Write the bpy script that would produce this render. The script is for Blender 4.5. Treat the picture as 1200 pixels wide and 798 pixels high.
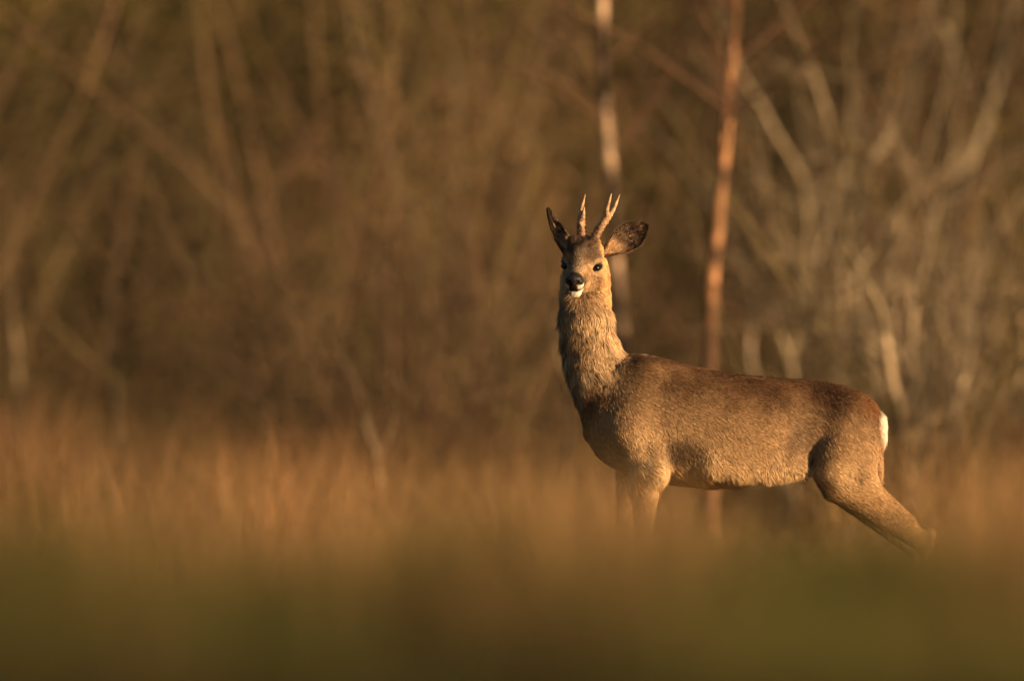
import bpy, math
import numpy as np
from mathutils import Vector

# ------------------------------------------------------------------ scene
for o in list(bpy.data.objects):
    bpy.data.objects.remove(o)
S = bpy.context.scene
COL = S.collection
R = math.radians

CAM_Y, CAM_Z = -35.0, 0.38          # prone photographer with a long lens
PPM = 470.0                         # photo pixels per metre in the deer's plane
HZ = 556.0                          # photo row of the eye level

cd = bpy.data.cameras.new('camera')
cam = bpy.data.objects.new('camera', cd)
COL.objects.link(cam)
S.camera = cam
cd.sensor_width = 36.0
cd.lens = 36.0 * 35.0 / (1200 / PPM)
cam.location = (0, CAM_Y, CAM_Z)
_aim = Vector((0, 0, CAM_Z + (HZ - 399) / PPM))
cam.rotation_euler = (_aim - cam.location).to_track_quat('-Z', 'Y').to_euler()
cd.clip_start, cd.clip_end = 0.1, 5000
cd.dof.use_dof = True
cd.dof.focus_distance = 34.93
cd.dof.aperture_fstop = 3.2

SUN_AZ, SUN_EL = 60.0, 8.0          # degrees to the right of the camera's back, above horizon
sx, sy = math.sin(R(SUN_AZ)) * math.cos(R(SUN_EL)), -math.cos(R(SUN_AZ)) * math.cos(R(SUN_EL))
SUN = Vector((sx, sy, math.sin(R(SUN_EL))))
ld = bpy.data.lights.new('sun', 'SUN')
ld.energy = 5.0
ld.angle = R(0.5)
ld.color = (1.0, 0.64, 0.35)
sun = bpy.data.objects.new('sun', ld)
COL.objects.link(sun)
sun.rotation_euler = SUN.to_track_quat('Z', 'Y').to_euler()
sun.location = (20, -20, 20)

W = bpy.data.worlds.new('World')
S.world = W
W.use_nodes = True
wn = W.node_tree
bg = wn.nodes['Background']
sky = wn.nodes.new('ShaderNodeTexSky')
sky.sky_type = 'NISHITA'
sky.sun_disc = False
sky.sun_elevation = R(SUN_EL)
sky.sun_rotation = math.atan2(SUN.x, SUN.y)
sky.dust_density = 3.0
wn.links.new(sky.outputs[0], bg.inputs[0])
bg.inputs[1].default_value = 0.05
S.view_settings.view_transform = 'Standard'
S.view_settings.look = 'None'
S.view_settings.exposure = 1.15
S.view_settings.gamma = 1.0
S.cycles.use_denoising = True
S.cycles.max_bounces = 6

rng = np.random.default_rng(7)


# ------------------------------------------------------------------ helpers
def vnoise(P, scale, seed=0):
    """smooth value noise in 0..1 at points P (N,3)"""
    q = np.asarray(P, float) * scale
    i = np.floor(q).astype(np.int64)
    f = q - i
    f = f * f * (3 - 2 * f)
    out = np.zeros(len(q))
    for dx in (0, 1):
        for dy in (0, 1):
            for dz in (0, 1):
                h = ((i[:, 0] + dx) * 73856093) ^ ((i[:, 1] + dy) * 19349663) ^ ((i[:, 2] + dz) * 83492791) ^ (seed * 2654435761)
                h = (h ^ (h >> 13)) * 1274126177
                h = (h ^ (h >> 16)) & 0xffff
                w = (f[:, 0] if dx else 1 - f[:, 0]) * (f[:, 1] if dy else 1 - f[:, 1]) * (f[:, 2] if dz else 1 - f[:, 2])
                out += w * h / 65535.0
    return out


def sstep(a, b, x):
    t = np.clip((np.asarray(x, float) - a) / (b - a), 0, 1)
    return t * t * (3 - 2 * t)


def lerp(a, b, t):
    t = np.asarray(t)[..., None]
    return np.asarray(a) * (1 - t) + np.asarray(b) * t


def make_obj(name, verts, tris=None, quads=None, mat=None, parent=None, col=None, smooth=False):
    me = bpy.data.meshes.new(name)
    verts = np.ascontiguousarray(verts, np.float32)
    nt = 0 if tris is None else len(tris)
    nq = 0 if quads is None else len(quads)
    idx = []
    if nq: idx.append(np.asarray(quads).ravel())
    if nt: idx.append(np.asarray(tris).ravel())
    idx = np.concatenate(idx).astype(np.int32)
    me.vertices.add(len(verts))
    me.vertices.foreach_set('co', verts.ravel())
    me.loops.add(len(idx))
    me.loops.foreach_set('vertex_index', idx)
    me.polygons.add(nq + nt)
    ls = np.concatenate([np.arange(nq) * 4, nq * 4 + np.arange(nt) * 3]).astype(np.int32)
    me.polygons.foreach_set('loop_start', ls)
    me.update(calc_edges=True)
    me.polygons.foreach_set('use_smooth', np.full(nq + nt, smooth))
    if col is not None:
        a = me.attributes.new('Col', 'FLOAT_COLOR', 'POINT')
        c = np.ones((len(verts), 4), np.float32)
        c[:, :3] = col
        a.data.foreach_set('color', c.ravel())
    if mat: me.materials.append(mat)
    o = bpy.data.objects.new(name, me)
    COL.objects.link(o)
    if parent: o.parent = parent
    return o


def tag(o, label=None, cat=None, group=None, kind=None):
    for k, v in (('label', label), ('category', cat), ('group', group), ('kind', kind)):
        if v: o[k] = v
    return o


def empty(name, loc):
    o = bpy.data.objects.new(name, None)
    o.location = loc
    o.empty_display_size = 0.1
    COL.objects.link(o)
    return o


def material(name, rough=0.9, spec=0.2, noise=None, translucent=0.0, bump=0.0, sheen=0.0, color=None):
    m = bpy.data.materials.new(name)
    m.use_nodes = True
    nt = m.node_tree
    p = nt.nodes['Principled BSDF']
    out = nt.nodes['Material Output']
    p.inputs['Roughness'].default_value = rough
    p.inputs['Specular IOR Level'].default_value = spec
    if sheen:
        p.inputs['Sheen Weight'].default_value = sheen
        p.inputs['Sheen Roughness'].default_value = 0.5
    if color is None:
        at = nt.nodes.new('ShaderNodeAttribute')
        at.attribute_name = 'Col'
        c = at.outputs['Color']
    else:
        rgb = nt.nodes.new('ShaderNodeRGB')
        rgb.outputs[0].default_value = (*color, 1)
        c = rgb.outputs[0]
    if noise:
        sc, lo, hi = noise
        g = nt.nodes.new('ShaderNodeTexCoord')
        n = nt.nodes.new('ShaderNodeTexNoise')
        n.inputs['Scale'].default_value = sc
        n.inputs['Detail'].default_value = 5
        nt.links.new(g.outputs['Object'], n.inputs['Vector'])
        mr = nt.nodes.new('ShaderNodeMapRange')
        mr.inputs['From Min'].default_value = 0.3
        mr.inputs['From Max'].default_value = 0.7
        mr.inputs['To Min'].default_value = lo
        mr.inputs['To Max'].default_value = hi
        nt.links.new(n.outputs['Fac'], mr.inputs['Value'])
        mx = nt.nodes.new('ShaderNodeVectorMath')
        mx.operation = 'SCALE'
        nt.links.new(c, mx.inputs[0])
        nt.links.new(mr.outputs[0], mx.inputs['Scale'])
        c = mx.outputs[0]
        if bump:
            b = nt.nodes.new('ShaderNodeBump')
            b.inputs['Strength'].default_value = bump
            b.inputs['Distance'].default_value = 0.01
            nt.links.new(n.outputs['Fac'], b.inputs['Height'])
            nt.links.new(b.outputs[0], p.inputs['Normal'])
    nt.links.new(c, p.inputs['Base Color'])
    if translucent:
        t = nt.nodes.new('ShaderNodeBsdfTranslucent')
        nt.links.new(c, t.inputs['Color'])
        ms = nt.nodes.new('ShaderNodeMixShader')
        ms.inputs[0].default_value = translucent
        nt.links.new(p.outputs[0], ms.inputs[1])
        nt.links.new(t.outputs[0], ms.inputs[2])
        nt.links.new(ms.outputs[0], out.inputs['Surface'])
    return m


M_ground = material('ground_mat', 0.95, 0.1, noise=(6, 0.6, 1.3), bump=0.5)
M_grass = material('grass_mat', 0.8, 0.15, translucent=0.35)
M_bark = material('bark_mat', 0.9, 0.15, noise=(30, 0.65, 1.3), bump=0.4)
M_twig = material('twig_mat', 0.85, 0.2)
M_leaf = material('leaf_mat', 0.8, 0.15, translucent=0.25)
M_skin = material('skin_mat', 0.9, 0.1, noise=(60, 0.8, 1.2))
M_fur = material('fur_mat', 0.65, 0.25, sheen=0.0)
M_antler = material('antler_mat', 0.55, 0.35, noise=(90, 0.6, 1.25), bump=0.5)
M_eye = material('eye_mat', 0.07, 0.4, color=(0.006, 0.004, 0.003))
M_nose = material('nose_mat', 0.45, 0.4, noise=(260, 0.6, 1.3), bump=0.35, color=(0.011, 0.009, 0.009))
M_hoof = material('hoof_mat', 0.5, 0.3, noise=(50, 0.7, 1.2), color=(0.02, 0.016, 0.013))


def hgt(x, y):
    x = np.asarray(x, float); y = np.asarray(y, float)
    P = np.stack([x.ravel(), y.ravel(), 0 * x.ravel()], 1)
    n = (vnoise(P, 0.35, 3) - .5) * 0.10 + (vnoise(P, 1.3, 4) - .5) * 0.05
    n *= sstep(0.5, 6, np.abs(P[:, 1]))
    far = (vnoise(P, 0.05, 5) - .5) * 2.4 * sstep(60, 110, P[:, 1])
    hill = 9.0 * sstep(38, 120, P[:, 1])
    rough = (vnoise(P, 0.5, 6) - .5) * 0.5 * sstep(38, 60, P[:, 1])
    return (n + far + hill + rough).reshape(x.shape)


def at(px, py, d):
    """photo pixel -> world point d metres beyond the deer"""
    k = (35.0 + d) / 35.0 / PPM
    return np.array([(px - 600) * k, d, CAM_Z + (HZ - py) * k])


# ------------------------------------------------------------------ ground
def axis(lo, hi, fine_lo, fine_hi, step, grow):
    a = list(np.arange(fine_lo, fine_hi + 1e-6, step))
    s = step
    while a[-1] < hi:
        s *= grow; a.append(a[-1] + s)
    s = step
    while a[0] > lo:
        s *= grow; a.insert(0, a[0] - s)
    return np.array(a)


gx = axis(-2500, 2500, -14, 14, 0.4, 1.25)
gy = axis(-400, 3000, -36, 70, 0.5, 1.2)
GX, GY = np.meshgrid(gx, gy, indexing='ij')
GZ = hgt(GX, GY)
gv = np.stack([GX.ravel(), GY.ravel(), GZ.ravel()], 1)
ii = np.arange(len(gx) * len(gy)).reshape(len(gx), len(gy))
gq = np.stack([ii[:-1, :-1].ravel(), ii[1:, :-1].ravel(), ii[1:, 1:].ravel(), ii[:-1, 1:].ravel()], 1)
g1 = vnoise(gv, 0.4, 11)
gcol = lerp((0.10, 0.065, 0.03), (0.07, 0.06, 0.018), sstep(.35, .65, g1))
tag(make_obj('ground', gv, quads=gq, mat=M_ground, col=gcol, smooth=True), kind='structure')


# ------------------------------------------------------------------ trees
class Tubes:
    def __init__(self):
        self.v, self.q, self.c, self.n = [], [], [], 0

    def add(self, pts, rad, col, sides=5):
        pts = np.asarray(pts, float); rad = np.asarray(rad, float)
        k = len(pts)
        t = np.gradient(pts, axis=0)
        t /= np.linalg.norm(t, axis=1, keepdims=True) + 1e-9
        ref = np.array([0.31, 0.95, 0.05]) if abs(t[0, 1]) < 0.8 else np.array([1.0, 0, 0.1])
        a = np.cross(t, ref); a /= np.linalg.norm(a, axis=1, keepdims=True) + 1e-9
        b = np.cross(t, a)
        th = np.arange(sides) * 2 * math.pi / sides
        ring = a[:, None, :] * np.cos(th)[None, :, None] + b[:, None, :] * np.sin(th)[None, :, None]
        v = pts[:, None, :] + ring * rad[:, None, None]
        i = self.n + np.arange(k * sides).reshape(k, sides)
        j = np.roll(i, -1, axis=1)
        self.q.append(np.stack([i[:-1].ravel(), j[:-1].ravel(), j[1:].ravel(), i[1:].ravel()], 1))
        self.v.append(v.reshape(-1, 3))
        c = np.asarray(col, float)
        if c.ndim == 1: c = np.tile(c, (k, 1))
        self.c.append(np.repeat(c, sides, 0))
        self.n += k * sides

    def build(self, name, mat, parent=None, origin=None):
        v = np.concatenate(self.v)
        if origin is not None: v = v - np.asarray(origin)
        return make_obj(name, v, quads=np.concatenate(self.q), mat=mat, parent=parent, col=np.concatenate(self.c), smooth=True)


def path(p0, d, length, n, wob, up=0.0, r=None):
    r = r or rng
    d = np.asarray(d, float); d = d / np.linalg.norm(d)
    pts = [np.asarray(p0, float)]
    for _ in range(n):
        d = d + r.normal(0, wob, 3) + np.array([0, 0, up])
        d /= np.linalg.norm(d)
        pts.append(pts[-1] + d * length / n)
    return np.array(pts)


def twigs_on(tb, pts, rads, dens, length, col, levels=2, sides=3, spread=0.9, up=0.05, tmin=0.15, sub=3):
    """side branches growing out of a polyline, again with their own twigs"""
    seg = np.linalg.norm(np.diff(pts, axis=0), axis=1)
    L = seg.sum()
    n = rng.poisson(max(L * dens, 0.2))
    for _ in range(n):
        t = tmin + (1 - tmin) * rng.random()
        s = t * (len(pts) - 1)
        i = min(int(s), len(pts) - 2)
        p = pts[i] + (pts[i + 1] - pts[i]) * (s - i)
        d = (pts[i + 1] - pts[i]) / (seg[i] + 1e-9)
        side = rng.normal(0, 1, 3); side -= d * side.dot(d); side /= np.linalg.norm(side) + 1e-9
        dd = d * (1 - spread * .5) + side * spread
        l = length * (0.4 + 0.9 * rng.random()) * (1.1 - 0.6 * t)
        rr = min(np.interp(s, np.arange(len(rads)), rads) * .6, 0.0035 + l * 0.008)
        q = path(p, dd, l, 4 if levels > 1 else 2, 0.14, up)
        cc = np.asarray(col) * (0.75 + 0.5 * rng.random())
        tb.add(q, np.linspace(rr, rr * .35, len(q)), cc, sides)
        if levels > 1:
            twigs_on(tb, q, np.linspace(rr, rr * .35, len(q)), dens * 1.4, length * .5, col, levels - 1, 3, spread, up, 0.1)


def spline(ctrl, n):
    """smooth resample of control points (k,4): xyz + radius"""
    c = np.asarray(ctrl, float)
    k = len(c)
    t = np.linspace(0, k - 1, n)
    i = np.clip(t.astype(int), 0, k - 2)
    f = (t - i)[:, None]
    p0, p1, p2, p3 = c[np.clip(i - 1, 0, k - 1)], c[i], c[i + 1], c[np.clip(i + 2, 0, k - 1)]
    return .5 * (2 * p1 + (p2 - p0) * f + (2 * p0 - 5 * p1 + 4 * p2 - p3) * f ** 2 + (3 * p1 - p0 - 3 * p2 + p3) * f ** 3)


def photo_stem(ctrl, d, n=14, dy=0.0):
    """control list of (px, py, radius in m) -> resampled (n,4)"""
    out = []
    for i, (px, py, r) in enumerate(ctrl):
        p = at(px, py, d + dy * i / max(len(ctrl) - 1, 1))
        out.append((*p, r))
    return spline(out, n)


# two young birches -------------------------------------------------
def birch(name_label, d, ctrl, base_col, seed, group, shade_marks=()):
    global rng
    rng = np.random.default_rng(seed)
    s = photo_stem(ctrl, d, 90)
    base = s[0, :3].copy(); base[2] = float(hgt(base[0], base[1])) - 0.03
    s[0, 2] = base[2]
    top = s[-1]
    ext = path(top[:3], s[-1, :3] - s[-6, :3], 4.2, 40, 0.05, 0.01)
    e = np.concatenate([ext[1:], np.linspace(top[3], 0.006, len(ext) - 1)[:, None]], 1)
    s = np.concatenate([s, e])
    root = empty('birch_tree', base)
    tag(root, name_label, 'tree', group)
    tb = Tubes()
    z = s[:, 2]
    P = np.stack([0 * z + seed, 0 * z, z], 1)
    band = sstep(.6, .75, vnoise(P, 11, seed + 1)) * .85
    for lo, hi, amt in shade_marks:        # dappled shade of other trees painted into the bark as dark stretches
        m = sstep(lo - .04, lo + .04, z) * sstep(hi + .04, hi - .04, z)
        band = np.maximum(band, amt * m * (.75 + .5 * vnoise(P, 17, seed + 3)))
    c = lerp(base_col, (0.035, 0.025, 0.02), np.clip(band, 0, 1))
    s[:, 0] += .022 * (vnoise(P, 2.3, seed + 5) - .5) + .012 * (vnoise(P, 7, seed + 6) - .5)
    rad = s[:, 3] * .72 * (1 + .12 * (vnoise(P, 9, seed + 2) - .5))
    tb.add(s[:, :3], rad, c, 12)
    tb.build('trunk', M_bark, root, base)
    tb = Tubes()
    for k in range(46):
        i = int(len(s) * (0.42 + 0.56 * rng.random()))
        i = min(i, len(s) - 2)
        az = rng.random() * 6.283
        l = (0.35 + 0.9 * rng.random()) * (1.15 - i / len(s) * .6)
        q = path(s[i, :3], (math.cos(az), math.sin(az), 0.9), l, 6, 0.12, -0.05)
        rr = min(s[i, 3] * .4, 0.005)
        tb.add(q, np.linspace(rr, 0.002, len(q)), np.array((0.10, 0.055, 0.035)) * (.7 + .6 * rng.random()), 4)
        twigs_on(tb, q, np.linspace(rr, .002, len(q)), 6, 0.35, (0.09, 0.05, 0.032), 2, 3, 0.8, -0.08)
    tb.build('crown', M_twig, root, base)


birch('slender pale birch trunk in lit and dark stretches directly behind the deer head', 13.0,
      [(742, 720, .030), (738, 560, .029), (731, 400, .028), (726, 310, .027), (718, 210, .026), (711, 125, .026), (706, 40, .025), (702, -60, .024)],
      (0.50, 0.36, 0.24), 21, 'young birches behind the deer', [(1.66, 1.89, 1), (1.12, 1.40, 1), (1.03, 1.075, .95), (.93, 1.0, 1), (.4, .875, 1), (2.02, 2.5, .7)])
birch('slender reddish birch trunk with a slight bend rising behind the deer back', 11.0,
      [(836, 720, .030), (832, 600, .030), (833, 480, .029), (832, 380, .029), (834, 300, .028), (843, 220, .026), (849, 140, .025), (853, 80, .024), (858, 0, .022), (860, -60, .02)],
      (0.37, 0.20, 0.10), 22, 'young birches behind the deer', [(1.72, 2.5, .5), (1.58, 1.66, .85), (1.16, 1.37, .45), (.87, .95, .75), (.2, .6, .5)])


# bare shrubs whose stems can be told apart ------------------------
def shrub(label, d, stems, col, seed, tdens=5.0, tlen=0.55, cat='shrub', name='willow_shrub', group=None, levels=2, tcol=None, ext_l=1.4):
    global rng
    rng = np.random.default_rng(seed)
    first = at(stems[0][0][0], stems[0][0][1], d)
    base = np.array([first[0], d, float(hgt(first[0], d))])
    root = empty(name, base)
    tag(root, label, cat, group)
    cr = Tubes()
    for st in stems:
        dy = rng.uniform(-1.0, 1.0)
        s = photo_stem(st, d, 26, dy)
        if st[0][1] > 560:          # a stem that starts in the ground
            s[0, 2] = float(hgt(s[0, 0], s[0, 1])) - 0.03
        s[1:-1, :3] += rng.normal(0, 0.003, (len(s) - 2, 3))
        P = np.stack([s[:, 2], 0 * s[:, 2] + seed, s[:, 0]], 1)
        tone = 0.3 + 1.3 * sstep(.3, .7, vnoise(P, 5, seed))  # pale and dark stretches put patchy sunlight into the stem colour
        tb = Tubes()
        tb.add(s[:, :3], s[:, 3], np.asarray(col)[None] * tone[:, None], 8)
        tb.build('trunk', M_bark, root, base)
        ext = path(s[-1, :3], s[-1, :3] - s[-4, :3], ext_l, 8, 0.10, 0.03)
        cr.add(ext, np.linspace(s[-1, 3], 0.003, len(ext)), np.asarray(col) * .8, 5)
        twigs_on(cr, s[:, :3], s[:, 3], tdens, tlen, tcol or np.asarray(col) * .62, levels, 4, 0.85, 0.06, 0.2)
        twigs_on(cr, ext, np.linspace(s[-1, 3], .003, len(ext)), tdens, tlen, tcol or np.asarray(col) * .62, levels, 4, 0.85, 0.06)
    cr.build('crown', M_twig, root, base)


GREY = (0.19, 0.155, 0.10)
shrub('tall grey willow with a thick pale forking stem, behind the deer rump', 16.0, [
    [(1012, 705, 0.0255), (1010, 560, 0.0240), (1012, 440, 0.0225), (1010, 330, 0.0225), (1000, 240, 0.0218), (1018, 195, 0.0165), (1045, 150, 0.0135), (1072, 95, 0.0105), (1085, 40, 0.0075)],
    [(1020, 705, 0.0165), (1026, 560, 0.0158), (1020, 450, 0.0150), (996, 360, 0.0135), (985, 290, 0.0112), (990, 220, 0.0090)],
    [(1000, 240, 0.0165), (988, 205, 0.0150), (975, 170, 0.0112), (965, 120, 0.0090), (940, 60, 0.0075)],
    [(1012, 440, 0.0165), (1040, 360, 0.0150), (1048, 300, 0.0135), (1056, 250, 0.0105), (1080, 190, 0.0090)],
], GREY, 31)
shrub('pale grey willow stem that leans up to the left, rising over the deer hindquarters', 18.0, [
    [(955, 705, 0.0121), (960, 560, 0.0121), (950, 420, 0.0113), (946, 320, 0.0113), (945, 225, 0.0105), (928, 190, 0.0088), (895, 130, 0.0081), (868, 85, 0.0064), (850, 30, 0.0048)],
    [(960, 480, 0.0088), (985, 420, 0.0081), (960, 360, 0.0073), (930, 300, 0.0064), (905, 250, 0.0057), (890, 200, 0.0040)],
    [(1010, 705, 0.0097), (985, 420, 0.0088), (940, 330, 0.0073), (892, 290, 0.0057), (870, 250, 0.0040)],
], (0.19, 0.155, 0.10), 32, 9.0, .5, ext_l=.6)
shrub('grey willow at the right with two tall stems crossing the dark wood', 20.0, [
    [(1105, 705, 0.0255), (1112, 560, 0.0255), (1122, 440, 0.0248), (1124, 360, 0.0240), (1118, 290, 0.0225), (1122, 230, 0.0210), (1142, 170, 0.0195), (1165, 110, 0.0165), (1178, 40, 0.0135), (1195, -30, 0.0105)],
    [(1118, 290, 0.0180), (1116, 200, 0.0165), (1118, 140, 0.0135), (1124, 80, 0.0120), (1100, 20, 0.0090)],
    [(1085, 705, 0.0195), (1090, 600, 0.0195), (1096, 520, 0.0180), (1112, 450, 0.0165), (1150, 380, 0.0120), (1185, 330, 0.0090)],
], (0.18, 0.15, 0.10), 33)
shrub('low tangle of thin pale dead stems close behind the deer rump', 12.0, [
    [(1062, 700, .022), (1064, 600, .022), (1058, 520, .020), (1046, 450, .018), (1036, 390, .013)],
    [(1080, 700, .020), (1082, 610, .020), (1090, 540, .018), (1094, 470, .015), (1120, 410, .010)],
    [(1068, 700, .018), (1072, 590, .018), (1076, 480, .016), (1066, 420, .012), (1072, 360, .009)],
    [(1100, 700, .018), (1108, 590, .016), (1112, 500, .015), (1132, 440, .010)],
    [(1050, 700, .014), (1066, 600, .013), (1100, 560, .011), (1140, 520, .008)],
    [(1092, 700, .013), (1088, 580, .012), (1070, 480, .011), (1050, 400, .009)],
    [(1104, 700, .013), (1096, 570, .012), (1118, 470, .010), (1128, 380, .008)],
    [(1058, 700, .012), (1080, 560, .011), (1084, 440, .010), (1096, 350, .007)],
    [(1112, 700, .012), (1122, 560, .011), (1116, 440, .009), (1100, 360, .007)],
], (0.25, 0.20, 0.13), 34, 9.0, 0.4, ext_l=.5)
shrub('dense thicket of thin pale stems between the two taller grey willows on the right', 15.0, [
    [(1030 + dx, 705, .013), (1030 + dx * .9 - k * .3, 560, .012), (1030 + dx * 1.1 + k * .5, 430, .011), (1030 + dx * 1.2 - k * .5, 340, .008), (1030 + dx * 1.3 + k, 270, .005)]
    for dx, k in ((-130, -14), (-104, 22), (-84, -20), (-58, 12), (-38, -8), (-14, 26), (14, -22), (36, 14), (62, -18), (92, 20), (120, -12), (146, 18))
], (0.27, 0.215, 0.14), 41, 8.0, 0.45, levels=2, ext_l=.6)
shrub('bare shrub in the middle with stems meeting in a V beyond the tawny grass', 21.0, [
    [(545, 705, 0.0168), (536, 580, 0.0156), (524, 480, 0.0144), (512, 400, 0.0126), (498, 330, 0.0102), (480, 250, 0.0072)],
    [(545, 705, 0.0156), (540, 600, 0.0144), (556, 500, 0.0126), (574, 430, 0.0108), (592, 350, 0.0078), (602, 270, 0.0060)],
    [(536, 580, 0.0108), (545, 480, 0.0096), (548, 390, 0.0084), (540, 300, 0.0060)],
], (0.25, 0.19, 0.12), 35, 8.0, 0.5)
shrub('sprawling shrub left of centre with many slanting crossed branches', 26.0, [
    [(455, 705, 0.0130), (440, 560, 0.0120), (405, 450, 0.0105), (360, 370, 0.0085), (300, 290, 0.0060)],
    [(455, 705, 0.0120), (470, 540, 0.0110), (440, 440, 0.0090), (390, 380, 0.0070), (345, 330, 0.0050)],
    [(430, 705, 0.0110), (425, 540, 0.0100), (450, 420, 0.0090), (490, 340, 0.0065), (530, 260, 0.0050)],
    [(445, 705, 0.0100), (400, 520, 0.0090), (345, 430, 0.0070), (290, 380, 0.0050)],
], (0.20, 0.15, 0.09), 36, 9.0, 0.55)
shrub('small pale forked sapling in the tawny grass left of centre', 10.0, [
    [(446, 690, .011), (444, 600, .010), (443, 548, .009), (432, 505, .006), (422, 470, .004)],
    [(443, 548, .007), (455, 510, .006), (466, 470, .004)],
], (0.20, 0.15, 0.09), 37, 3.0, 0.2, 'sapling', 'young_sapling', levels=1, ext_l=.25)
shrub('thin pale upright stem nearest the left edge of the picture', 17.0, [
    [(40, 700, .014), (32, 580, .014), (24, 480, .012), (19, 420, .009), (17, 370, .005)],
], (0.19, 0.145, 0.09), 38, 2.5, 0.3, 'sapling', 'young_sapling', 'pale stems at the left', levels=1, ext_l=.4)
shrub('thin pale upright stem second from the left edge of the picture', 18.0, [
    [(142, 700, .013), (140, 560, .013), (136, 480, .011), (134, 430, .008), (131, 385, .005)],
], (0.19, 0.145, 0.09), 39, 2.5, 0.3, 'sapling', 'young_sapling', 'pale stems at the left', levels=1, ext_l=.4)
shrub('thin crooked stem rising out of the grass just left of the deer chest', 11.0, [
    [(655, 690, .010), (657, 590, .009), (668, 520, .008), (664, 460, .007), (650, 400, .005), (640, 340, .003)],
], (0.2, 0.15, 0.09), 40, 3.0, 0.25, 'sapling', 'young_sapling', levels=1, ext_l=.3)


# the wood behind: hundreds of bare bushes that read as one mass ----
rng = np.random.default_rng(50)
tb = Tubes()


def bush(x, d, lo, hi, dens=2.6, tl=.9, stems=(2, 5), thin=1.0):
    z = float(hgt(x, d))
    c = lerp((0.105, 0.066, 0.037), (0.085, 0.065, 0.028), sstep(.45, .6, rng.random())) * rng.uniform(.3, 2.1)
    for s in range(rng.integers(*stems)):
        az = rng.random() * 6.283
        lean = rng.uniform(.1, 1.2)
        q = path((x, d, z - .05), (math.cos(az) * lean, math.sin(az) * lean, 1), rng.uniform(lo, hi), 9, 0.10, 0.02)
        r0 = rng.uniform(.005, .017) * thin
        rd = np.linspace(r0, .004, len(q))
        tb.add(q, rd, c * rng.uniform(.8, 1.3), 4)
        twigs_on(tb, q, rd, dens, tl, c, 2, 3, 0.85, 0.05, 0.1)


for k in range(340):
    d = 19 + 42 * rng.random() ** 1.25
    half = 1.9 * (35 + d) / 35 + 1.5
    bush(rng.uniform(-half, half), d, 1.6, 3.8, 2.9, .8, (2, 5), .5 if d < 32 else .65)
for k in range(85):                  # lower twiggy growth nearer the meadow
    d = rng.uniform(12, 23)
    px = rng.uniform(330, 690) if k % 2 else rng.uniform(890, 1300)
    bush(at(px, 600, d)[0], d, .7, 1.9, 5.5, .5, (2, 6), .55)
for k in range(46):                  # unseen wood edge on the right, added to dapple the background with shade
    t = rng.random()
    bush(4.5 + 11 * t + rng.normal(0, .5), 14 - 4 * t + rng.uniform(-4, 5), 1.6, 4.0, 3.0, 1.0)
for k in range(44):                  # unseen bushes added beside the photographer to shade the near grass
    bush(rng.uniform(3.0, 7.5), rng.uniform(-39, -28), .9, 1.7, 3.0, .6, (4, 7))
o = tb.build('thicket', M_twig)
tag(o, 'brown mass of bare bushes and branches filling the background', 'thicket', kind='stuff')


# dead leaves, evergreen sprays and dark clumps put in for shade low in the wood
def leaves(name, centres, radii, per, size, cols, mat, label, cat):
    P, C = [], []
    for c, r, cc in zip(centres, radii, cols):
        n = int(per * r[0] * r[2])
        u = rng.normal(0, 1, (n, 3)); u /= np.linalg.norm(u, axis=1, keepdims=True)
        u *= (rng.random(n) ** (1 / 2.2))[:, None]
        P.append(np.asarray(c) + u * np.asarray(r))
        C.append(np.asarray(cc)[None] * rng.uniform(.55, 1.5, (n, 1)))
    P = np.concatenate(P); C = np.concatenate(C)
    n = len(P)
    a = rng.normal(0, 1, (n, 3)); a /= np.linalg.norm(a, axis=1, keepdims=True)
    b = np.cross(a, rng.normal(0, 1, (n, 3))); b /= np.linalg.norm(b, axis=1, keepdims=True)
    s = size * rng.uniform(.5, 1.4, (n, 1))
    v = np.stack([P - a * s, P + b * s * .4, P + a * s, P - b * s * .4], 1).reshape(-1, 3)
    q = np.arange(4 * n).reshape(n, 4)
    return tag(make_obj(name, v, quads=q, mat=mat, col=np.repeat(C, 4, 0)), label, cat, kind='stuff')


rng = np.random.default_rng(60)
cen, rad_, cols = [], [], []
for k in range(430):
    d = 23 + 40 * rng.random()
    half = 1.7 * (35 + d) / 35 + 1
    x = rng.uniform(-half, half)
    rx = rng.uniform(.25, .85); rz = rng.uniform(.25, .9)
    z = float(hgt(x, d)) + rz * .5 + rng.random() ** 1.3 * 3.0
    cen.append((x, d, z)); rad_.append((rx, rx * .8, rz))
    t = rng.random()
    cols.append(lerp((0.17, 0.105, 0.05), (0.13, 0.108, 0.034), sstep(.25, .4, t)) * rng.uniform(.5, 1.4) * 1.0 if t < .71 else np.array((0.032, 0.027, 0.013)))  # the darkest clumps paint shadowed gaps into the foliage
for k in range(190):                 # near-black leaves paint shade in at the right; olive ones along the top
    d = rng.uniform(26, 46)
    u_ = rng.random()
    px = rng.uniform(800, 1330) if u_ < .72 else rng.uniform(-100, 800)
    p = at(px, rng.uniform(-60, 520) if u_ < .72 else rng.uniform(-120, 120), d)
    r_ = rng.uniform(.3, .8)
    cen.append(p); rad_.append((r_, r_, r_ * 1.3)); cols.append(np.array((0.035, 0.028, 0.011) if u_ < .72 else (0.085, 0.07, 0.022)) * rng.uniform(.6, 1.6))
leaves('undergrowth', cen, rad_, 1150, 0.03, cols, M_leaf, 'brown and olive leaves and undergrowth between the bare bushes', 'undergrowth')


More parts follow.
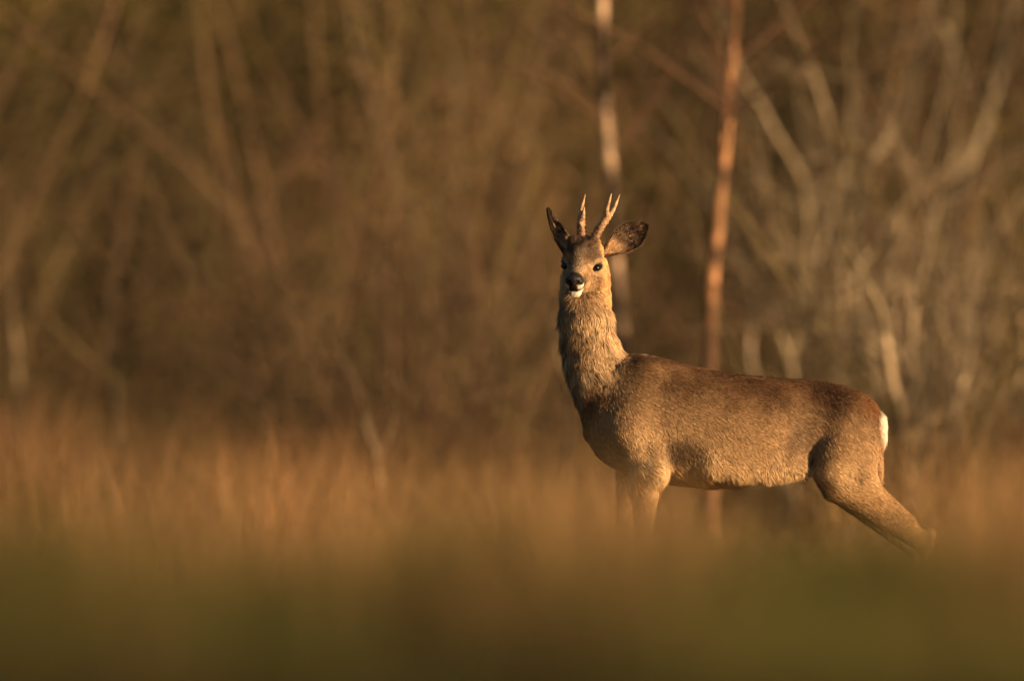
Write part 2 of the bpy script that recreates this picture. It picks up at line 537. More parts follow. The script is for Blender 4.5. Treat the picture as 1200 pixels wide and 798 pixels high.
rng = np.random.default_rng(61)
cen, rad_, cols = [], [], []
for k in range(75):                  # unseen leafy bushes added beside the photographer to shade the nearest grass
    cen.append((rng.uniform(3.2, 7.5), rng.uniform(-39, -26.3), rng.uniform(.2, 1.1))); rad_.append((.8, .8, .6)); cols.append(np.array((0.06, 0.06, 0.02)))
leaves('added_shade_bushes', cen, rad_, 1300, 0.085, cols, M_leaf, 'unseen low evergreen bushes added to shade the nearest grass', 'bushes')


# ------------------------------------------------------------------ grass
def grass(name, xy, h, w, lean, cols, label, droop_dir=None):
    n = len(xy)
    z = hgt(xy[:, 0], xy[:, 1]) - 0.01
    p0 = np.stack([xy[:, 0], xy[:, 1], z], 1)
    az = rng.random(n) * 6.283
    ld_ = np.stack([np.cos(az), np.sin(az), 0 * az], 1)
    sa = rng.random(n) * 6.283
    sd = np.stack([np.cos(sa), np.sin(sa), 0 * sa], 1)
    hh = h[:, None]; ll = lean[:, None]; ww = w[:, None]
    up = np.array([0, 0, 1.0])
    m = p0 + up * hh * .58 + ld_ * hh * ll * .28
    t = p0 + up * hh * np.sqrt(np.maximum(1 - ll ** 2 * .6, .1)) + ld_ * hh * ll
    v = np.stack([p0 - sd * ww, p0 + sd * ww, m - sd * ww * .75, m + sd * ww * .75, t], 1).reshape(-1, 3)
    b = np.arange(n)[:, None] * 5
    q = b + np.array([[0, 1, 3, 2]])
    tr = b + np.array([[2, 3, 4]])
    return tag(make_obj(name, v, tris=tr, quads=q, mat=M_grass, col=np.repeat(cols, 5, 0)), label, 'grass', kind='stuff')


def scatter(y0, y1, dens, margin=0.8, extra=1.25):
    """random points on the ground inside the widened field of view"""
    area = 0.5 * (y1 - y0) * 2 * ((1.28 * (y0 + 35) / 35 * extra + margin) + (1.28 * (y1 + 35) / 35 * extra + margin))
    n = int(area * dens)
    hw0 = 1.28 * (y1 + 35) / 35 * extra + margin
    y = rng.uniform(y0, y1, int(n * 1.6))
    x = rng.uniform(-hw0, hw0, len(y))
    keep = np.abs(x) < 1.28 * (y + 35) / 35 * extra + margin
    return np.stack([x[keep], y[keep]], 1)[:n]


def N2(xy, s, seed):
    return vnoise(np.concatenate([xy, np.zeros((len(xy), 1))], 1), s, seed)


rng = np.random.default_rng(70)
STRAW, TAWNY, GREEN, OLIVE = (0.34, 0.235, 0.125), (0.30, 0.172, 0.083), (0.078, 0.085, 0.021), (0.145, 0.118, 0.036)


def mixcol(t):
    """0 green .. 1 tawny straw"""
    c = np.where((t < .5)[:, None], lerp(GREEN, OLIVE, np.clip(t * 2, 0, 1)), lerp(OLIVE, TAWNY, np.clip(t * 2 - 1, 0, 1)))
    return c


# near meadow
xy = scatter(-32.5, -9, 1500, 0.5)
n = len(xy)
tuft = sstep(.3, .75, N2(xy, 2.2, 1))
h = 0.06 + .19 * sstep(-23.5, -26.5, xy[:, 1]) * sstep(-31.5, -29.5, xy[:, 1]) + .10 * tuft * rng.uniform(.3, 1.15, n) + 0.08 * rng.random(n) ** 2
t = np.clip(0.26 + 1.3 * (N2(xy, 1.7, 2) - .5) + rng.normal(0, .16, n), 0, 1)
grass('meadow_grass', xy, h, rng.uniform(.0012, .0028, n), rng.uniform(.1, .7, n), mixcol(t) * rng.uniform(.55, 1.2, (n, 1)),
      'out of focus olive green grass across the foreground')
# tussocks that stand up out of it
TX, TH, TT, TB = [], [], [], []
def tussock(bear, y, top, t, r=.16, k=380):
    zd = y + 35
    hh = max(CAM_Z - (top - HZ) * zd / (PPM * 35), .12)
    q = rng.normal(0, r * .6, (k, 2)) + np.array([bear * zd / 35, y])
    fall = np.exp(-((q - np.array([bear * zd / 35, y])) ** 2).sum(1) / (r * r * 2))
    TB.append(np.full(k, rng.uniform(.55, 1.45))); TX.append(q); TH.append(hh * (.66 + .38 * fall) * rng.uniform(.55, 1.06, k)); TT.append(np.clip(t + rng.normal(0, .13, k), 0, 1))
for k in range(105):
    b = -1.5 + 3.0 * (k + rng.random()) / 105
    low = .45 < b < 1.05
    tussock(b, rng.uniform(-23, -8), rng.uniform(598, 650) if low else rng.uniform(555, 650), rng.choice([.0, .0, .1, .2, .4, .8]), rng.uniform(.08, .24), 420)
for k in range(33):                  # tawny ones before the chest and at the far right
    b = rng.uniform(.04, .38) if k < 24 else rng.uniform(1.02, 1.4)
    tussock(b, rng.uniform(-15, -7), rng.uniform(522, 585), .9, rng.uniform(.10, .2), 190)
for k in range(44):                  # tall tawny plumes beyond the deer, mostly on the left
    px = rng.uniform(240, 650) if k < 28 else rng.uniform(-60, 240) if k < 38 else rng.uniform(1050, 1260)
    y = rng.uniform(8, 19)
    tussock((px - 600) / PPM, y, 420 + 125 * rng.random() ** .7, rng.uniform(.85, 1), rng.uniform(.10, .3), 230)
xy = np.concatenate(TX); h = np.concatenate(TH); t = np.concatenate(TT); n = len(xy)
grass('tussock_grass', xy, h, rng.uniform(.0012, .0028, n), rng.uniform(.05, .6, n), mixcol(t) * rng.uniform(.6, 1.3, (n, 1)) * np.concatenate(TB)[:, None],
      'blurred green and tawny grass tussocks standing out of the foreground')
# golden seed stems in front of the deer
xy = scatter(-19, -5, 380, 0.5)
n0 = len(xy)
bear = xy[:, 0] * 35 / (xy[:, 1] + 35)            # the gap in the stems before the belly
gap = sstep(.36, .50, bear) * sstep(1.12, .98, bear)
xy = xy[N2(xy, 1.3, 5) + rng.normal(0, .12, n0) > .44 + .3 * gap]
n = len(xy)
bear = xy[:, 0] * 35 / (xy[:, 1] + 35)
gap = sstep(.36, .50, bear) * sstep(1.12, .98, bear)
h = rng.uniform(.24, .47, n) * (1 - .32 * gap) * (.8 + .4 * N2(xy, 2.0, 15))
t = np.clip(.8 + rng.normal(0, .15, n), 0, 1)
grass('tawny_grass', xy, h, rng.uniform(.001, .0022, n), rng.uniform(.05, .5, n), mixcol(t) * rng.uniform(.7, 1.4, (n, 1)),
      'blurred tawny grass stems just in front of the deer legs')
# short turf at the deer's feet
xy = scatter(-9, 6.5, 800, 0.5)
n = len(xy)
t = np.clip(.5 + .6 * (N2(xy, .8, 6) - .5) + rng.normal(0, .15, n), 0, 1)
h = rng.uniform(.05, .15, n)
grass('short_grass', xy, h, rng.uniform(.001, .0022, n), rng.uniform(.1, .8, n), mixcol(t) * rng.uniform(.6, 1.3, (n, 1)),
      'short green and straw grass round the deer feet')
# tall dry grass behind
xy = scatter(6, 28, 700, 0.6, 1.15)
n = len(xy)
cl = N2(xy, .8, 8)
h = rng.uniform(.10, .27, n) + .36 * sstep(.3, .75, cl) * rng.random(n) ** 1.3 * (.4 + 1.2 * N2(xy, .6, 14)) * (1 + 1.1 * sstep(11, 25, xy[:, 1]))
bp = xy[:, 0] * 35 / (xy[:, 1] + 35)
h *= 1 - .45 * sstep(.36, .46, bp) * sstep(.85, .7, bp)      # thinner grass under the belly
t = np.clip(.86 + .4 * (N2(xy, .5, 9) - .5) + rng.normal(0, .13, n), 0, 1)
c = mixcol(t)
st = rng.random(n) < .25
c[st] = STRAW
grass('dry_grass', xy, h, rng.uniform(.0015, .0035, n), rng.uniform(.05, .55, n), c * rng.uniform(.6, 1.35, (n, 1)),
      'tall dry tawny grass behind the deer below the bushes')
# rank growth on the slope of the wood
xy = scatter(26, 80, 75, 0.8, 1.1)
n = len(xy)
h = rng.uniform(.2, .8, n)
t = np.clip(.72 + .7 * (N2(xy, .25, 19) - .5) + rng.normal(0, .15, n), 0, 1)
grass('rough_grass', xy, h, rng.uniform(.006, .014, n), rng.uniform(.2, .8, n), mixcol(t) * rng.uniform(.45, 1.1, (n, 1)),
      'rough brown growth on the rising ground under the wood')



# ------------------------------------------------------------------ the deer
def X(px): return (np.asarray(px, float) - 600) / PPM
def Z(py): return (735 - np.asarray(py, float)) / PPM
def P3(px, py, y): return np.array([float(X(px)), y, float(Z(py))])


class Field:
    """smooth union of simple solids sampled on a grid, turned into one skin"""
    def __init__(self, lo, hi, step):
        self.lo, self.step = np.asarray(lo, float), step
        self.n = np.ceil((np.asarray(hi) - self.lo) / step).astype(int) + 1
        self.ax = [self.lo[i] + step * np.arange(self.n[i]) for i in range(3)]
        self.f = np.full(self.n, 0.2, np.float32)

    def block(self, lo, hi):
        sl = []
        for i in range(3):
            a = int(np.clip((lo[i] - self.lo[i]) / self.step, 0, self.n[i] - 1))
            b = int(np.clip((hi[i] - self.lo[i]) / self.step + 2, 1, self.n[i]))
            sl.append(slice(a, b))
        g = np.meshgrid(*[self.ax[i][sl[i]] for i in range(3)], indexing='ij')
        return tuple(sl), np.stack(g, -1).astype(np.float32)

    def join(self, sl, d, k):
        f = self.f[sl]
        h = np.clip(k - np.abs(f - d), 0, None) / k
        self.f[sl] = np.minimum(f, d) - h * h * k * .25

    def cut(self, sl, d, k):
        f = self.f[sl]; d = -d
        h = np.clip(k - np.abs(f - d), 0, None) / k
        self.f[sl] = np.maximum(f, d) + h * h * k * .25

    def limb(self, A, B, ra, rb, k=0.02, lat=(0, 1, 0), cut=False):
        """tapered elliptical limb; ra/rb = (lateral, in-plane)"""
        A = np.asarray(A, float); B = np.asarray(B, float)
        ra = np.asarray(ra, float); rb = np.asarray(rb, float)
        m = max(ra.max(), rb.max()) + k + .03
        sl, p = self.block(np.minimum(A, B) - m, np.maximum(A, B) + m)
        ax = B - A; L = np.linalg.norm(ax); t = ax / L
        l = np.asarray(lat, float); l = l - t * l.dot(t); l /= np.linalg.norm(l)
        nn = np.cross(t, l)
        q = p - A
        s = q @ t
        u = np.clip(s / L, 0, 1)
        rl = ra[0] + (rb[0] - ra[0]) * u
        rn = ra[1] + (rb[1] - ra[1]) * u
        rt = np.minimum(rl, rn)
        a, b, c = q @ l, q @ nn, s - u * L
        k0 = np.sqrt((a / rl) ** 2 + (b / rn) ** 2 + (c / rt) ** 2) + 1e-6
        k1 = np.sqrt((a / rl ** 2) ** 2 + (b / rn ** 2) ** 2 + (c / rt ** 2) ** 2) + 1e-6
        (self.cut if cut else self.join)(sl, (k0 * (k0 - 1) / k1).astype(np.float32), k)

    def ball(self, c, r, k=0.02, frame=None, cut=False):
        c = np.asarray(c, float); r = np.asarray(r, float) * np.ones(3)
        m = r.max() + k + .03
        sl, p = self.block(c - m, c + m)
        q = p - c
        if frame is not None: q = q @ np.asarray(frame).T
        k0 = np.sqrt(((q / r) ** 2).sum(-1)) + 1e-6
        k1 = np.sqrt(((q / r ** 2) ** 2).sum(-1)) + 1e-6
        (self.cut if cut else self.join)(sl, (k0 * (k0 - 1) / k1).astype(np.float32), k)

    def loft(self, axis, st, k=0.03, pear=0.0):
        """stations (pos, lo, hi, half_width, y): solid of ellipses along X (axis 0) or Z (axis 2)"""
        st = np.asarray(st, float); st = st[np.argsort(st[:, 0])]
        o = 2 - axis
        lo = np.zeros(3); hi = np.zeros(3)
        lo[axis], hi[axis] = st[0, 0] - .08, st[-1, 0] + .08
        lo[o], hi[o] = st[:, 1].min() - .08, st[:, 2].max() + .08
        lo[1], hi[1] = -.24, .24
        sl, p = self.block(lo, hi)
        s = self.ax[axis][sl[axis]]
        fine = np.linspace(st[0, 0], st[-1, 0], 200)
        prm = []
        for j in range(1, 5):
            v = np.interp(fine, st[:, 0], st[:, j])
            kk = np.ones(9) / 9
            v = np.convolve(np.pad(v, 4, 'edge'), kk, 'valid')
            prm.append(np.interp(np.clip(s, st[0, 0], st[-1, 0]), fine, v))
        sh = [1, 1, 1]; sh[axis] = len(s)
        A, B, Wd, Yc = [v.reshape(sh) for v in prm]
        c = (A + B) / 2; r = (B - A) / 2
        a = (p[..., o] - c) / r
        w = Wd * (1 - pear * np.clip(-a, 0, 1))
        b = (p[..., 1] - Yc) / w
        e = np.clip(np.maximum(st[0, 0] - p[..., axis], p[..., axis] - st[-1, 0]), 0, None)
        rm = np.minimum(r, w)
        k0 = (np.abs(a) ** 2.2 + np.abs(b) ** 2.2) ** (1 / 2.2) + 1e-6
        k1 = np.sqrt((a / r) ** 2 + (b / w) ** 2) + 1e-6
        d = np.maximum(k0 * (k0 - 1) / k1, (k0 - 1) * rm)
        d = np.where(e > 0, np.sqrt(np.clip(d, 0, None) ** 2 + e ** 2) + np.minimum(d, 0) * (e <= 0), d)
        self.join(sl, d.astype(np.float32), k)

    def skin(self, smooth=2):
        f = self.f
        nx, ny, nz = f.shape
        ins = f < 0
        cnt = np.zeros((nx - 1, ny - 1, nz - 1), np.int8)
        offs = [(a, b, c) for a in (0, 1) for b in (0, 1) for c in (0, 1)]
        for a, b, c in offs:
            cnt += ins[a:nx - 1 + a, b:ny - 1 + b, c:nz - 1 + c]
        cells = np.argwhere((cnt > 0) & (cnt < 8))
        vid = np.full(cnt.shape, -1, np.int64)
        vid[tuple(cells.T)] = np.arange(len(cells))
        acc = np.zeros((len(cells), 3)); num = np.zeros(len(cells))
        for i in range(8):
            for j in range(i + 1, 8):
                oa, ob = np.array(offs[i]), np.array(offs[j])
                if np.abs(oa - ob).sum() != 1: continue
                fa = f[tuple((cells + oa).T)]; fb = f[tuple((cells + ob).T)]
                x = (fa < 0) != (fb < 0)
                t = (fa / (fa - fb + 1e-12))[x]
                acc[x] += oa + (ob - oa) * t[:, None]
                num[x] += 1
        v = self.lo + (cells + acc / num[:, None]) * self.step
        quads = []
        for ax in range(3):
            sl0 = [slice(1, None)] * 3; sl1 = [slice(1, None)] * 3
            sl0[ax] = slice(0, -1); sl1[ax] = slice(1, None)
            a, b = ins[tuple(sl0)], ins[tuple(sl1)]
            e = np.argwhere(a != b)
            o1, o2 = [(1, 2), (2, 0), (0, 1)][ax]
            base = e + 1; base[:, ax] -= 1
            lim = np.array(cnt.shape)
            ok = np.all(base < lim, 1)
            base, e = base[ok], e[ok]
            d1 = np.zeros(3, int); d1[o1] = 1
            d2 = np.zeros(3, int); d2[o2] = 1
            q = np.stack([vid[tuple((base - d1 - d2).T)], vid[tuple((base - d2).T)], vid[tuple(base.T)], vid[tuple((base - d1).T)]], 1)
            flip = b[tuple(e.T)]
            q[flip] = q[flip][:, ::-1]
            quads.append(q[(q >= 0).all(1)])
        q = np.concatenate(quads)
        for _ in range(smooth):
            s = np.zeros_like(v); m = np.zeros(len(v))
            for i in range(4):
                a, b = q[:, i], q[:, (i + 1) % 4]
                for kx in range(3):
                    s[:, kx] += np.bincount(a, v[b, kx], len(v)) + np.bincount(b, v[a, kx], len(v))
                m += np.bincount(a, minlength=len(v)) + np.bincount(b, minlength=len(v))
            v = v * .4 + .6 * s / m[:, None]
        return v, q


def vnormals(v, q):
    n = np.cross(v[q[:, 2]] - v[q[:, 0]], v[q[:, 3]] - v[q[:, 1]])
    out = np.zeros_like(v)
    for i in range(4):
        for k in range(3):
            out[:, k] += np.bincount(q[:, i], n[:, k], len(v))
    return out / (np.linalg.norm(out, axis=1, keepdims=True) + 1e-12)


# head frame: forward (towards the lens), left side of the deer (picture right), up
yaw, pit, rol = R(12), R(21), R(4)
hf = np.array([-math.sin(yaw) * math.cos(pit), -math.cos(yaw) * math.cos(pit), -math.sin(pit)])
hs = np.array([math.cos(yaw), -math.sin(yaw), 0.0])
hu = np.cross(hf, hs); hu = hu if hu[2] > 0 else -hu
hs, hu = hs * math.cos(rol) - hu * math.sin(rol), hu * math.cos(rol) + hs * math.sin(rol)
HF = np.stack([hf, hs, hu])                       # rows: world -> head
HO = P3(681.5, 311.5, -0.075)
def H(f, s, u): return HO + hf * f + hs * s + hu * u

F = Field((0.06, -0.20, -0.01), (1.10, 0.20, 1.0), 0.004)
# trunk: (px, top, bottom, half width)
tr = [(686, 478, 508, .030), (694, 455, 528, .060), (708, 434, 542, .082), (728, 420, 552, .098), (750, 416, 560, .106),
      (775, 420, 564, .112), (800, 427, 567, .117), (830, 434, 571, .121), (860, 439, 570, .122), (890, 442, 565, .117),
      (915, 444, 561, .108), (930, 445, 560, .101), (940, 446, 554, .090), (955, 447, 548, .086), (985, 452, 550, .096), (1008, 460, 550, .092),
      (1023, 470, 545, .080), (1032, 481, 530, .058), (1036, 494, 515, .035)]
F.loft(0, [(X(a), Z(c), Z(b), w, 0) for a, b, c, w in tr], .02)
# neck: (py, left, right, half width, y)
nk = [(296, 672, 704, .035, .03), (308, 664, 711, .046, .025), (325, 659, 713, .052, .015), (345, 657, 714, .055, .008), (365, 657, 715, .057, .0), (385, 658, 718, .060, 0),
      (405, 660, 722, .063, 0), (425, 663, 736, .068, 0), (445, 667, 750, .074, 0), (465, 674, 760, .08, 0), (485, 681, 765, .082, 0), (505, 688, 765, .078, 0)]
F.loft(2, [(Z(a), X(b), X(c), w, y) for a, b, c, w, y in nk], .02)
for sgn in (-1, 1):
    y = lambda v: sgn * v
    near = sgn < 0
    # shoulder, upper arm
    F.limb(P3(752, 440, y(.055)), P3(738, 505, y(.082)), (.032, .045), (.034, .052), .03)
    F.limb(P3(738, 508, y(.082)), P3(764, 548, y(.082)), (.034, .045), (.03, .04), .02)
    F.limb(P3(766, 474, y(.068)), P3(767, 551, y(.090)), (.032, .036), (.034, .030), .010)
    # foreleg
    if near: E, K, T, HF_ = (757, 555), (753, 645), (752, 712), (749, 729)
    else:    E, K, T, HF_ = (742, 553), (731, 642), (730, 712), (727, 729)
    F.limb(P3(*E, y(.082)), P3(*K, y(.075)), (.030, .038), (.016, .017), .02)
    F.ball(P3(*K, y(.075)), (.019, .017, .024), .012)
    F.limb(P3(*K, y(.075)), P3(*T, y(.073)), (.012, .0125), (.011, .012), .012)
    F.limb(P3(*T, y(.073)), P3(*HF_, y(.073)), (.014, .015), (.013, .014), .01)
    # hind leg
    if near: ST, HK, FT, HH = (972, 562), (1084, 636), (1080, 712), (1074, 729)
    else:    ST, HK, FT, HH = (972, 560), (1074, 640), (1062, 712), (1056, 729)
    F.limb(P3(996, 486, y(.048)), P3(975, 556, y(.080)), (.048, .068), (.036, .046), .012)
    F.limb(P3(1008, 500, y(.050)), P3(1004, 566, y(.075)), (.036, .046), (.030, .044), .022)
    F.limb(P3(ST[0] + 10, ST[1] + 6, y(.080)), P3(HK[0] - 10, HK[1] - 5, y(.074)), (.031, .044), (.018, .025), .02)
    F.limb(P3(1014, 566, y(.072)), P3(HK[0] - 22, HK[1] - 24, y(.072)), (.022, .020), (.014, .015), .03)
    F.limb(P3(HK[0] + 4, HK[1] - 10, y(.072)), P3(HK[0] - 2, HK[1] + 6, y(.072)), (.014, .015), (.015, .018), .012)
    F.limb(P3(*HK, y(.072)), P3(*FT, y(.070)), (.013, .016), (.011, .012), .014)
    F.limb(P3(*FT, y(.070)), P3(*HH, y(.070)), (.014, .015), (.013, .014), .01)
# hair fringe down the back of the thighs
F.limb(P3(1029, 500, 0), P3(1029, 562, 0), (.055, .013), (.050, .012), .015)
# loose skin between belly and thigh
F.limb(P3(835, 540, -.082), P3(938, 551, -.078), (.016, .030), (.010, .018), .05)
# head
F.ball(H(-.030, 0, .016), (.062, .046, .043), .02, HF)
F.limb(H(-.010, 0, -.008), H(.040, 0, -.009), (.040, .039), (.027, .028), .014, hs)
F.limb(H(.040, 0, -.009), H(.092, 0, -.011), (.027, .028), (.0195, .0200), .012, hs)
for s in (-1, 1):
    F.ball(H(-.004, s * .036, .006), (.021, .014, .016), .010, HF)
    F.ball(H(-.035, s * .026, -.034), (.036, .024, .034), .02, HF)
    F.ball(H(-.025, s * .026, .052), (.013, .012, .012), .014, HF)       # pedicles
    F.ball(H(.094, s * .013, -.016), (.014, .009, .010), .008, HF)       # upper lip
    F.ball(H(.012, s * .044, .001), (.0115, .010, .0095), .004, HF, True)  # eye sockets
F.limb(H(-.045, 0, -.048), H(.075, 0, -.036), (.032, .026), (.016, .012), .016, hs)
F.ball(H(.089, 0, -.0415), (.015, .0160, .0105), .006, HF)
F.ball(H(.100, 0, -.004), (.014, .016, .015), .01, HF)
bv, bq = F.skin(2)
keep_col = None

deer = empty('roe_deer', (float(X(860)), 0, 0))
tag(deer, 'roe deer buck with short forked antlers standing side on in the grass, facing the camera', 'deer')
DO = np.array([float(X(860)), 0, 0])


def fur_field(p):
    """colour, hair length, hair direction at body points"""
    n = len(p)
    px = 600 + p[:, 0] * PPM; py = 735 - p[:, 2] * PPM
    loc = (p - HO) @ HF.T
    f, s, u = loc.T
    n1 = vnoise(p, 14, 1); n2 = vnoise(p, 40, 2); n3 = vnoise(p, 90, 3)
    head = sstep(372, 352, py) * (px < 730)
    neck = sstep(486, 440, py + .35 * (px - 700) + 40 * (n1 - .5)) * sstep(748, 722, px + 10 * (n2 - .5)) * (1 - head)
    # trunk: dark grey brown saddle, golden brown flank, pale belly
    top = np.interp(px, [680, 725, 750, 800, 860, 940, 985, 1010, 1030, 1042], [470, 420, 414, 425, 437, 444, 449, 459, 472, 492])
    dep = (py - top) / 130 + .22 * (n1 - .5) + .12 * (n2 - .5)
    c = lerp((0.108, 0.057, 0.026), (0.37, 0.238, 0.12), sstep(.06, .6, dep))
    c = lerp(c, (0.54, 0.37, 0.19), sstep(.55, .95, dep))
    rmp = sstep(990, 1030, px) * sstep(505, 470, py)
    c = lerp(c, (0.22, 0.098, 0.034), .85 * rmp)
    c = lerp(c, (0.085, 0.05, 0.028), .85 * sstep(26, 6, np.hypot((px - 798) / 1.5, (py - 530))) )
    c = lerp(c, (0.06, 0.04, 0.026), .6 * sstep(24, 8, np.abs(px - 938 + .1 * (py - 500))) * sstep(450, 510, py) * sstep(550, 520, py))  # shadow in the flank crease, painted into the coat colour
    c = lerp(c, (0.42, 0.265, 0.125), sstep(550, 590, py))
    c = lerp(c, (0.25, 0.14, 0.065), .8 * sstep(1027, 1033, px) * sstep(515, 525, py) * sstep(585, 565, py))
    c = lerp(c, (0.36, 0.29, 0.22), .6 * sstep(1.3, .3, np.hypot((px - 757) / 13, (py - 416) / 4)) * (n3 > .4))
    cn = lerp((0.27, 0.175, 0.09), (0.50, 0.35, 0.19), sstep(.3, .7, n1 * .5 + n2 * .5))
    c = lerp(c, cn, neck)
    # white rump
    rp = sstep(-5, 3, px - 1031 + 4 * (n3 - .5) - 5 * ((py - 496) / 25) ** 2) * sstep(467, 476, py + 6 * (n3 - .5)) * sstep(527, 515, py + 8 * (n3 - .5))
    c = lerp(c, (0.88, 0.82, 0.68), rp)
    # head markings
    ch = lerp((0.17, 0.10, 0.05), (0.36, 0.24, 0.125), sstep(.3, .7, .35 * n1 + .35 * n2 + .3 * n3))
    ch = lerp(ch, (0.05, 0.029, 0.017), sstep(.010, .027, u + .024 * (n2 - .5)) * sstep(.05, .015, f) * (.62 + .5 * n3))
    ch = lerp(ch, (0.03, 0.018, 0.012), .85 * sstep(.010, .004, np.abs(s + .002 + .008 * (n2 - .5))) * sstep(.038, .05, u))
    ch = lerp(ch, (0.42, 0.21, 0.08), .6 * sstep(.012, .004, np.abs(s + .026)) * sstep(.012, .004, np.abs(u - .026)))
    ch = lerp(ch, (0.27, 0.195, 0.125), .8 * sstep(.02, .005, np.abs(s)) * sstep(0, .03, f))
    ch = lerp(ch, (0.48, 0.29, 0.12), .8 * sstep(.0, -.03, f) * sstep(.02, .045, np.abs(s)))
    for sg in (-1, 1):
        e = np.sqrt((f - .0125) ** 2 + (s - sg * .042) ** 2 + ((u - .001) * 1.15) ** 2)
        ch = lerp(ch, (0.36, 0.26, 0.15), .7 * sstep(.030, .016, e))
        ch = lerp(ch, (0.02, 0.014, 0.01), sstep(.0165, .0125, e))
    dark = np.maximum(sstep(.080, .090, f + .10 * (u + .01)), sstep(.058, .07, f) * sstep(.008, .003, np.abs(u + .021)))
    ch = lerp(ch, (0.06, 0.036, 0.02), .85 * sstep(.052, .072, f) * sstep(.006, .012, np.abs(s)) * sstep(.006, -.004, u))
    ch = lerp(ch, (0.022, 0.015, 0.012), dark)
    wh = sstep(.068, .078, f) * sstep(-.0325, -.0345, u)
    wh = np.maximum(wh, sstep(.083, .089, f) * sstep(.0085, .0115, np.abs(s)) * sstep(-.011, -.014, u) * sstep(-.0285, -.0265, u))
    ch = lerp(ch, (0.68, 0.60, 0.46), wh)
    c = lerp(c, ch, head)
    # lengths
    L = np.full(n, .0125)
    L = L + .018 * sstep(.8, 1.0, dep) * sstep(590, 560, py)
    L = lerp(L[:, None], np.full((n, 1), .026), neck)[:, 0]
    L = np.where((head > .5) & (f > .06), .003, L)
    L = np.where((head > .5) & (f <= .06), .006 + .006 * sstep(.05, -.04, f) + .012 * sstep(-.026, -.046, u) * sstep(.07, .04, f) * sstep(.050, .026, np.abs(s)), L)
    L = lerp(L[:, None], np.full((n, 1), .007), sstep(575, 640, py))[:, 0]
    L = np.where(rp > .3, .010, L)
    # directions
    d = np.tile(np.array([.92, 0, -.38]), (n, 1))
    d = lerp(d, np.array([.45, 0, -.9]), sstep(.3, .9, dep))
    d = lerp(d, np.array([.55, 0, -.85]), sstep(800, 740, px) * (1 - neck))
    d = lerp(d, np.array([.62, 0, -.78]), sstep(945, 965, px))
    d = lerp(d, np.array([.18, 0, -1.0]), neck)
    d = lerp(d, np.array([.15, 0, -1.0]), sstep(575, 620, py))
    hind = sstep(960, 1000, px) * sstep(560, 590, py) * sstep(640, 620, py)
    d = lerp(d, np.array([.8, 0, -.6]), hind)
    dh = -hf[None] + .5 * s[:, None] / .05 * hs[None] * .5 - .25 * hu[None]
    dh = dh - hu[None] * (1.1 * sstep(-.026, -.045, u) * sstep(.07, .05, f))[:, None]
    d = lerp(d, dh, head)
    d = lerp(d, np.array([.3, 0, -1.0]), rp)
    return c, L, d, head, neck, rp


bn = vnormals(bv, bq)
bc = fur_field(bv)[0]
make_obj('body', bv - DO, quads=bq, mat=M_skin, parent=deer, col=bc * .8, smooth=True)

# fur ----------------------------------------------------------------
rng = np.random.default_rng(90)


def sample(v, q, n, weight=None):
    a = np.linalg.norm(np.cross(v[q[:, 2]] - v[q[:, 0]], v[q[:, 3]] - v[q[:, 1]]), axis=1)
    if weight is not None: a = a * weight
    cdf = np.cumsum(a); cdf /= cdf[-1]
    fi = np.searchsorted(cdf, rng.random(n))
    s, t = rng.random((2, n, 1))
    Q = q[fi]
    w = [(1 - s) * (1 - t), s * (1 - t), s * t, (1 - s) * t]
    return Q, w


def hairs(name, p, nrm, d, L, wid, c, lift, parent, origin, mat, var=.32, clump=.25):
    n = len(p)
    d = d - nrm * (d * nrm).sum(1, keepdims=True)
    d /= np.linalg.norm(d, axis=1, keepdims=True) + 1e-9
    side = np.cross(nrm, d)
    # clumped waviness
    cwa = np.clip((lift - .24) / .16, 0, 1)
    a = (vnoise(p, 55, 21) - .5) * 2 * clump * (.7 + cwa) + (vnoise(p, 17, 24) - .5) * 1.6 * clump * 2 + rng.normal(0, clump * .5, n)
    dd = d * np.cos(a)[:, None] + side * np.sin(a)[:, None]
    side = np.cross(nrm, dd)
    cw = np.clip((lift - .24) / .16, 0, 1)              # shaggier on the neck
    lf = (lift * (1 + (.35 + .5 * cw) * (vnoise(p, 80, 22) - .5) * 2) + rng.normal(0, .07, n))[:, None]
    roll = rng.normal(0, .24, n)[:, None]
    side = side * np.cos(roll) + nrm * np.sin(roll)
    LL = (L * rng.uniform(.65, 1.25, n) * (1 + (.15 + .2 * cw) * 2 * (vnoise(p, 48, 23) - .5)))[:, None]
    m = p + (dd * .45 + nrm * lf * .52) * LL
    t = p + (dd + nrm * lf * .75) * LL
    w = wid * rng.uniform(.6, 1.3, (n, 1))
    v = np.stack([p, m + side * w * 1.15, t, m - side * w * 1.15], 1).reshape(-1, 3)
    rr = np.exp(rng.normal(0, 1, (n, 1)) * np.broadcast_to(var, n)[:, None])
    c0, c1, c2 = c * .7 * rr, c * rr, c * rr * rng.uniform(.75, 1.35, (n, 1))
    C = np.stack([c0, c1, c2, c1], 1).reshape(-1, 3)
    return make_obj(name, v - origin, quads=np.arange(4 * n).reshape(n, 4), mat=mat, parent=parent, col=np.clip(C, 0, .95))


